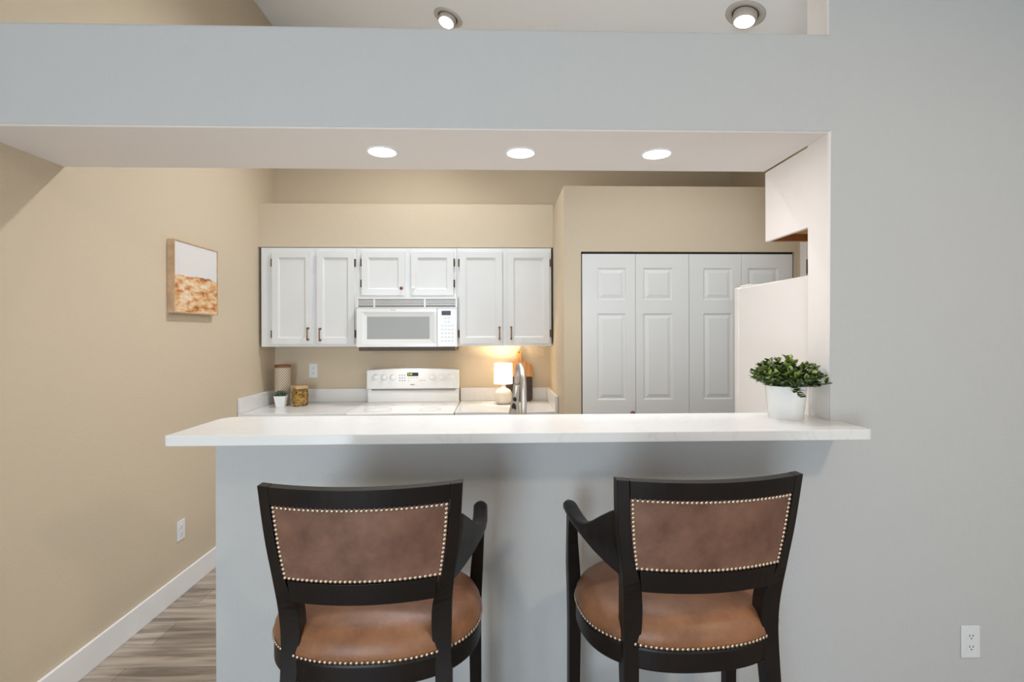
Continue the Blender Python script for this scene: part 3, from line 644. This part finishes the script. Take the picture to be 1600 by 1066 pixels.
# ================================================================== COUNTER OBJECTS
ZI = ZCT + 0.0005
cn = thing('canister', 'tall dimpled beige canister with brown wood lid in the corner', 'canister', (-1.700, 4.10, ZI))
MB().lathe([(0.056, 0), (0.06, 0.006), (0.06, 0.292), (0.058, 0.296)], n=40).build('jar_body', M['canister'], cn, smooth=False)
MB().lathe([(0.061, 0.2965), (0.061, 0.312), (0.058, 0.316)], n=40).build('lid', M['canlid'], cn)
jr = thing('pasta_jar', 'square glass jar of dry pasta with pale wood lid', 'jar', (-1.545, 4.03, ZI), R(50))
def rsq(a, r, n=4):
    out = []
    for cx, cy, s in [(a - r, a - r, 0), (-a + r, a - r, 90), (-a + r, -a + r, 180), (a - r, -a + r, 270)]: out += arc(cx, cy, r, s, s + 90, n)
    return out
rg_ = lambda a, r, z: [(x, y, z) for x, y in rsq(a, r)]
MB().loft([rg_(.046, .014, 0), rg_(.052, .016, .006), rg_(.053, .016, .10), rg_(.050, .018, .128), rg_(.046, .02, .134)]).build('glass', M['glass'], jr, smooth=False)
ps = MB()
for k in range(230):
    c = Vector((random.uniform(-.040, .040), random.uniform(-.040, .040), random.uniform(.008, .118))); d = Vector((random.uniform(-1, 1), random.uniform(-1, 1), random.uniform(-.8, .8))).normalized() * random.uniform(.014, .022)
    p0, p1 = c - d, c + d
    for p in (p0, p1):
        p.x = max(-.042, min(.042, p.x)); p.y = max(-.042, min(.042, p.y)); p.z = max(.008, min(.124, p.z))
    ps.tube([p0, (p0 + p1) / 2 + Vector((0, 0, .003)), p1], 0.0046, 6)
po = ps.build('pasta', M['pasta'], jr, smooth=True); po['kind'] = 'stuff'; po['label'] = 'yellow dry pasta'
MB().loft([rg_(.050, .016, .1345), rg_(.051, .016, .138), rg_(.051, .016, .155), rg_(.049, .016, .158)]).build('lid', M['jarlid'], jr)
sp_ = thing('succulent', 'tiny succulent in a small white tapered pot by the canister', 'potted plant', (-1.655, 3.955, ZI), R(8))
MB().loft([rg_(.029, .006, 0), rg_(.043, .006, .088), rg_(.039, .006, .088), rg_(.037, .006, .078)]).build('pot', M['ceramic'], sp_, bevel=0.0015)
sm = MB()
for k in range(26):
    a = k * 2.4; r_ = 0.006 + 0.0011 * k; tilt = 0.12 + k * 0.036
    o = Vector((math.cos(a) * r_ * .6, math.sin(a) * r_ * .6, .080)); d = Vector((math.cos(a) * math.sin(tilt), math.sin(a) * math.sin(tilt), math.cos(tilt)))
    sm.tube([o, o + d * .022, o + d * .038, o + d * .050], [.004, .0075, .006, .001], 7)
sm.build('leaves', M['succ'], sp_, smooth=True)
# table lamp
tl = thing('table_lamp', 'small lit table lamp with white drum shade and round cream base', 'lamp', (0.053, 4.06, ZI))
MB().lathe([(0.046, 0), (0.054, 0.004), (0.067, 0.025), (0.0725, 0.055), (0.070, 0.082), (0.058, 0.106), (0.038, 0.120), (0.018, 0.127), (0.014, 0.138)], n=40).build('base', M['lampbase'], tl, smooth=True)
MB().lathe([(0.012, 0.138), (0.012, 0.175)], n=20).build('stem', M['lampbase'], tl, smooth=True)
MB().lathe([(0.075, 0.160), (0.072, 0.322), (0.0705, 0.322), (0.0735, 0.160), (0.075, 0.160)], n=48, cap=False).build('lamp_shade', M['shade'], tl, smooth=True)
MB().tube([(-0.0725, 0, 0.178), (0.0725, 0, 0.178)], 0.0015, 6).tube([(0, -0.0725, 0.178), (0, 0.0725, 0.178)], 0.0015, 6).build('shade_spider', M['steel'], tl)
MB().lathe([(0.010, 0.1755), (0.012, 0.195), (0.022, 0.222), (0.018, 0.245), (0.004, 0.256)], n=20).build('bulb', M['glow'], tl, smooth=True)
light('lamp_light', 'POINT', (0, 0, 0.288), P_LAMP, (1.0, 0.80, 0.55), 0.025, parent=tl)
# paddle cutting board leaning on the back wall
cb = thing('cutting_board', 'paddle cutting board of honey wood with dark lower half leaning behind the lamp', 'cutting board', (0.186, 4.178, ZI + 0.003)); cb.rotation_euler = (R(-6), 0, 0)
def board_half(s):
    return [(s * .108, 0.20), (s * .108, 0.27)] + [(s * (.108 - .026 + .026 * math.cos(R(a))), .285 + .026 * math.sin(R(a))) for a in (20, 45, 70, 90)] + [(s * .06, .318), (s * .036, .330), (s * .024, .352), (s * .021, .385), (s * .022, .402), (s * .012, .418)]
hl = board_half(-1); hr = board_half(1)
top = hr + [(0, .422)] + hl[::-1]
MB().prism(top, -0.009, 0.009, 'y').build('board', M['board'], cb, bevel=0.003)
MB().prism([(-.108, .20), (.108, .20)][::-1] + [(-.108, .02), (-.1, .004), (-.09, 0), (.09, 0), (.1, .004), (.108, .02)], -0.009, 0.009, 'y').build('dark_end', M['boarddark'], cb, bevel=0.003)['label'] = 'dark stained lower half'
MB().prism([(.0065 * math.cos(R(a)), .402 + .0065 * math.sin(R(a))) for a in range(0, 360, 24)], -0.0094, 0.0094, 'y').build('hanging_hole', M['slot'], cb)

# ================================================================== PLANT ON THE BAR
pl = thing('potted_plant', 'bushy green plant in a white pot on the bar end', 'potted plant', (1.061, 1.838, ZB + 0.0005))
MB().lathe([(0.0555, 0), (0.058, 0.002), (0.0695, 0.116), (0.0705, 0.120), (0.067, 0.120), (0.065, 0.104)], n=56, cap=False).lathe([(0.058, 0.0), (0.058, 0.002)], n=56).build('pot', M['ceramic'], pl, smooth=True)
MB().lathe([(0.0655, 0.100), (0.0655, 0.108), (0.03, 0.112), (0.002, 0.113)], n=32).build('soil', M['soil'], pl)
fm = MB(); rnd = random.Random(21)
def leaf(mb, p, d, n_, L_, W_, mi):
    d = d.normalized(); s = d.cross(n_).normalized(); n2 = s.cross(d).normalized()
    us = [0, .18, .42, .68, .88, 1]; ws = [.12, .62, 1, .82, .42, .02]; vs_ = []; fs = []
    for u, w_ in zip(us, ws):
        c = p + d * (L_ * u) - n2 * (0.16 * L_ * u * u)
        vs_ += [c - s * W_ * w_ + n2 * (0.25 * W_ * w_), c - n2 * 0.0006, c + s * W_ * w_ + n2 * (0.25 * W_ * w_)]
    for i in range(5):
        a = i * 3; fs += [(a, a + 1, a + 4, a + 3), (a + 1, a + 2, a + 5, a + 4)]
    mb.add(vs_, fs, mi)
stems = []
for k in range(84):
    a = k * 2.39996; q = math.sqrt((k + .5) / 84)
    tilt = q * 0.98 + rnd.uniform(-.1, .1)
    L_ = rnd.uniform(.100, .138) * (1 - 0.30 * q)
    o = Vector((math.cos(a) * .045 * q, math.sin(a) * .045 * q, .108))
    d = Vector((math.cos(a) * math.sin(tilt), math.sin(a) * math.sin(tilt), math.cos(tilt) * .86 + .08))
    stems.append((o, d, L_, a))
    if k in (41, 58, 79): stems.append((Vector((math.cos(a + .4) * .058, math.sin(a + .4) * .058, .112)), Vector((math.cos(a + .4), math.sin(a + .4), 0.10)), rnd.uniform(.055, .075), a))
for a_, L2, up in [(3.35, .115, .30), (3.6, .105, .02), (2.9, .108, .12), (5.6, .095, .45), (-.9, .065, .5), (4.3, .10, .25)]:
    stems.append((Vector((math.cos(a_) * .040, math.sin(a_) * .040, .112)), Vector((math.cos(a_), math.sin(a_), up)).normalized(), L2, a_))
def ok(p):
    gx, gy = p.x + 1.061, p.y + 1.838
    return not (gx > XJ - 0.012 and gy > DW - 0.012) and p.z > 0.004 and not (p.z < .118 and math.hypot(p.x, p.y) < .074)
for o, d, L_, a in stems:
    P_ = []
    for i in range(7):
        t = i / 6; p = o + d * (L_ * t) - Vector((0, 0, .022 * t * t * (1.4 - d.z)))
        if not ok(p + d * .02): break
        P_.append(p)
    if len(P_) < 3: continue
    fm.tube(P_, 0.0012, 5, 0)
    for i, p in enumerate(P_[1:], 1):
        for j in range(3 if i < len(P_) - 1 else 5):
            b = rnd.uniform(0, 6.28); ld = Vector((math.cos(b), math.sin(b), rnd.uniform(-.1, .8))) + d * (.5 if i < len(P_) - 1 else 1.2)
            if not ok(p + ld.normalized() * .028): continue
            s = rnd.uniform(.7, 1.15) * (1.0 if i > 2 else 1.1)
            mi = 1 if rnd.random() < (.30 + .6 * max(0, (p.z - .15) / .1)) else 0  # more light leaves towards the top: downlight glow put into leaf colour
            leaf(fm, p, ld, Vector((rnd.uniform(-.4, .4), rnd.uniform(-.4, .4), 1)), .025 * s, .0088 * s, mi)
fm.build('foliage', [M['leafd'], M['leafl']], pl, smooth=True)

# ================================================================== BAR STOOLS
def post_w(z): return interp([(0, .214), (.45, .209), (.66, .207), (.77, .205), (.86, .209), (.93, .217), (1.0, .2265), (1.06, .232), (1.152, .2375)], z)
def post_y(z): return interp([(0, -.215), (.35, -.175), (.60, -.145), (.72, -.136), (.80, -.140), (.90, -.158), (1.0, -.175), (1.152, -.200)], z)
def back_y(x, z): return post_y(z) - 0.050 * (1 - (x / .2375) ** 2)
def slab(xl, xr, zb, zt, t, nu=16, nv=6, yo=0.0):
    """curved board following the back: xl/xr functions of z, zb/zt constants or functions of x"""
    rows = []; f_ = lambda g, x: g(x) if callable(g) else g
    for j in range(nv + 1):
        v = j / nv; r = []
        for i in range(nu + 1):
            u = i / nu; zz = lerp(f_(zb, lerp(-.2, .2, u)), f_(zt, lerp(-.2, .2, u)), v); x = lerp(xl(zz), xr(zz), u); r.append((x, back_y(x, zz) + yo, zz))
        rows.append(r)
    mb = MB(); F = [p for r in rows for p in r]; B = [(x, y + t, z) for x, y, z in F]; N = len(F); W_ = nu + 1; fs = []
    for j in range(nv):
        for i in range(nu):
            a = j * W_ + i; fs.append((a, a + 1, a + W_ + 1, a + W_)); fs.append((N + a, N + a + W_, N + a + W_ + 1, N + a + 1))
    for i in range(nu):
        fs.append((i, N + i, N + i + 1, i + 1)); a = nv * W_ + i; fs.append((a, a + 1, N + a + 1, N + a))
    for j in range(nv):
        a = j * W_; fs.append((a, a + W_, N + a + W_, N + a)); a = j * W_ + nu; fs.append((a, N + a, N + a + W_, a + W_))
    mb.add(F + B, fs); return mb
def rect_ring(cx, cy, z, wx, wy): return [(cx - wx, cy - wy, z), (cx + wx, cy - wy, z), (cx + wx, cy + wy, z), (cx - wx, cy + wy, z)]
SEAT_Z = 0.716
def seat_pt(a, k=1.0, n_=2.35):
    c, s = math.cos(a), math.sin(a); A, B_ = .276 * k, .222 * k
    r = (abs(c / A) ** n_ + abs(s / B_) ** n_) ** (-1 / n_)
    return (r * c, 0.040 + r * s)
nail_me = None
def nail_obj(parent, name='nailhead'):
    global nail_me
    if nail_me is None:
        b = MB().lathe([(0.0050, 0), (0.0046, 0.0016), (0.0034, 0.0030), (0.0016, 0.0038), (0.0003, 0.004)], n=10, cap=True)
        o = b.build(name, M['nail'], parent, smooth=True); nail_me = o.data; return o
    o = bpy.data.objects.new(name, nail_me); col.objects.link(o); o.parent = parent; return o
def make_stool(label, loc, rz):
    st_ = thing('bar_stool', label, 'bar stool', loc, rz, 'leather backed bar stools at the bar')
    # rear posts run from the floor to the top of the back
    for s in (-1, 1):
        rings = []
        for z in [i * .06 for i in range(11)] + [.64 + .0183 * i for i in range(28)] + [1.152]:
            w_ = interp([(0, .030), (.45, .036), (.68, .041), (.78, .047), (.84, .047), (.90, .038), (.95, .030), (1.152, .027)], z)
            t = interp([(0, .030), (.6, .040), (.72, .046), (.85, .044), (.95, .036), (1.152, .030)], z)
            xo = post_w(z); xi = xo - w_
            y0 = back_y(xo * .995, z)
            yi = lerp(y0, back_y(xi, z), min(1, max(0, (z - .84) / .06)))
            r = [(s * xi, yi, z), (s * xo, y0, z), (s * xo, y0 + t, z), (s * xi, yi + t, z)]
            rings.append(r if s > 0 else r[::-1])
        MB().loft(rings).build('rear_leg', M['wood'], st_, bevel=0.0015)
    xin = lambda z: post_w(z) - .0285
    TR0, BR0, BR1 = 1.108, .868, .922
    zt_f = 1.1515
    slab(lambda z: -xin(z) , lambda z: xin(z), TR0, zt_f, .030).build('top_rail', M['wood'], st_, bevel=0.0008)
    slab(lambda z: -(post_w(z) - .040), lambda z: post_w(z) - .040, lambda x: BR0, BR1, .030, nv=3).build('bottom_rail', M['wood'], st_, bevel=0.0008)
    pn = slab(lambda z: -xin(z) + .0005, lambda z: xin(z) - .0005, BR1 + .0005, TR0 - .0005, .022, yo=.004).build('back_panel', M['leather'], st_, bevel=0.004)
    slab(lambda z: -xin(z) + .006, lambda z: xin(z) - .006, BR1 + .006, TR0 - .006, .012, yo=.0265).build('back_pad', M['leather'], st_, bevel=0.005)
    # nailheads round the panel
    pts = []
    zt2, zb2 = TR0 - .006, BR1 + .006
    for i in range(37): pts.append((lerp(-(xin(zt2) - .006), xin(zt2) - .006, i / 36), zt2))
    for i in range(33): pts.append((lerp(-(xin(zb2) - .006), xin(zb2) - .006, i / 32), zb2))
    for s in (-1, 1):
        for i in range(1, 16): z = lerp(zb2, zt2, i / 16); pts.append((s * (xin(z) - .006), z))
    for x, z in pts:
        o = nail_obj(pn); o.location = (x, back_y(x, z) + .004, z)
        dydx = 2 * .05 * x / .2375 ** 2; o.rotation_euler = (R(90 + 7), 0, math.atan(dydx))
    # seat: dark rail hoop, domed leather cushion, nail trim
    n = 144; A = [2 * math.pi * k / n for k in range(n)]
    ring = lambda k, z: [seat_pt(a, k) + (z,) for a in A]
    MB().loft([ring(.985, SEAT_Z - .056), ring(1.0, SEAT_Z - .050), ring(1.0, SEAT_Z - .006), ring(.99, SEAT_Z)]).build('seat_frame', M['wood'], st_, smooth=False, bevel=0.001)
    prof = [(.985, .0005), (1.003, .012), (.995, .028), (.955, .047), (.88, .062), (.76, .073), (.58, .081), (.36, .085), (.14, .0865), (.02, .087)]
    cu = MB().loft([ring(k, SEAT_Z + z) for k, z in prof]).build('seat_cushion', M['lit_seat_leather'], st_, smooth=True)
    # seat nails as one strip
    nb = MB(); per = 0; last = None; steps = 1400
    for i in range(steps):
        a = 2 * math.pi * i / steps; p = Vector(seat_pt(a, 1.004))
        if last is None or (p - last).length >= .0122:
            q = Vector(seat_pt(a + .01, 1.004)); tn = (q - p).normalized(); nm = Vector((tn.y, -tn.x)); last = p
            rings = []
            e1 = Vector((tn.x, tn.y, 0)); e2 = Vector((0, 0, 1)); n3 = Vector((nm.x, nm.y, 0))
            for r_, h_ in [(.0050, 0), (.0045, .0017), (.003, .0032), (.0005, .004)]:
                rings.append([tuple(Vector((p.x, p.y, SEAT_Z + .007)) + e1 * r_ * math.cos(k * math.pi / 4) + e2 * r_ * math.sin(k * math.pi / 4) + n3 * h_) for k in range(8)])
            nb.loft(rings)
    so = nb.build('nailhead_trim', M['nail'], cu, smooth=True); so['kind'] = 'stuff'
    # arms and front legs
    for s in (-1, 1):
        path = [(.208, -.172, 1.074, .890, .016), (.223, -.160, 1.068, .890, .018), (.231, -.135, 1.055, .893, .020), (.243, -.095, 1.030, .902, .024), (.255, -.055, 1.003, .917, .030), (.265, -.018, .985, .936, .036), (.271, .020, .978, .949, .040), (.2745, .07, .978, .954, .042), (.2745, .12, .979, .956, .042), (.274, .165, .981, .957, .042)]
        rings = []
        for x, y, zt2_, zb3, th in path:
            h_ = th / 2; m_ = (zt2_ + zb3) / 2; r_ = min(h_, (zt2_ - zb3) / 2) * .55
            xb = x - .024 * min(1, max(0, (-.0 - y) / .13))
            rings.append([(s * (xb - h_ + r_), y, zb3), (s * (xb + h_ - r_), y, zb3), (s * (xb + h_), y, zb3 + r_), (s * (x + h_), y, zt2_ - r_), (s * (x + h_ - r_), y, zt2_), (s * (x - h_ + r_), y, zt2_), (s * (x - h_), y, zt2_ - r_), (s * (xb - h_), y, zb3 + r_)])
        for a in (30, 55, 75, 88):      # rounded tip
            c_ = math.cos(R(a)); y = .165 + .021 * math.sin(R(a)); h_ = .021 * c_; zt2_, zb3 = .981, .957; r_ = min(h_, .012) * .55
            rings.append([(s * (.274 - h_ + r_), y, zb3), (s * (.274 + h_ - r_), y, zb3), (s * (.274 + h_), y, zb3 + r_), (s * (.274 + h_), y, zt2_ - r_), (s * (.274 + h_ - r_), y, zt2_), (s * (.274 - h_ + r_), y, zt2_), (s * (.274 - h_), y, zt2_ - r_), (s * (.274 - h_), y, zb3 + r_)])
        if s < 0: rings = [r[::-1] for r in rings]
        MB().loft(rings).build('armrest', M['wood'], st_, smooth=True)
        rings = []
        for z, x, y, w_, t in [(0, .262, .205, .014, .014), (.3, .258, .197, .017, .017), (.60, .256, .190, .019, .019), (.70, .257, .187, .020, .020), (.78, .262, .178, .019, .019), (.86, .268, .160, .016, .017), (.92, .2725, .142, .014, .018), (.957, .274, .130, .014, .022)]:
            r = rect_ring(s * x, y, z, w_, t); rings.append(r)
        MB().loft(rings).build('front_leg', M['wood'], st_, bevel=0.003)
    # footrest and stretchers
    MB().box(-.245, .245, .186, .210, .22, .255).build('footrest', M['wood'], st_, bevel=0.003)
    MB().box(-.196, .196, -.19, -.168, .30, .33).build('stretcher', M['wood'], st_, bevel=0.003)
    for s in (-1, 1):
        a, b = Vector((s * .200, -.165, .30)), Vector((s * .256, .182, .30))
        dv = (b - a); sd = Vector((dv.y, -dv.x, 0)).normalized() * .009
        MB().add([a - sd, a + sd, b + sd, b - sd, a - sd + Vector((0, 0, .03)), a + sd + Vector((0, 0, .03)), b + sd + Vector((0, 0, .03)), b - sd + Vector((0, 0, .03))], [(0, 3, 2, 1), (4, 5, 6, 7), (0, 1, 5, 4), (1, 2, 6, 5), (2, 3, 7, 6), (3, 0, 4, 7)]).build('stretcher', M['wood'], st_)
    return st_
make_stool('left brown leather bar stool with dark wood frame and brass nailheads', (-0.322, 1.400, 0), R(1.0))
make_stool('right brown leather bar stool with dark wood frame, below the potted plant', (0.510, 1.425, 0), R(4.0))

# ================================================================== ROOM LAMPS OUT OF VIEW
# living room ceiling fixture behind the camera
rl = thing('ceiling_lamp', 'warm flush ceiling lamp in the living room behind the camera', 'light', (1.9, -0.1, zceil(1.9)))
rl.rotation_euler = (0, sl, 0)
MB().lathe([(0.16, 0), (0.16, -0.03), (0.15, -0.035)], n=32).build('base', M['gimbal'], rl)
MB().lathe([(0.15, -0.035), (0.14, -0.07), (0.09, -0.10), (0.01, -0.11)], n=32).build('glass_bowl', M['glow'], rl, smooth=True)
light('ceiling_lamp_light', 'AREA', (0, 0, -0.12), P_ROOM, C_ROOM, 0.28, parent=rl)
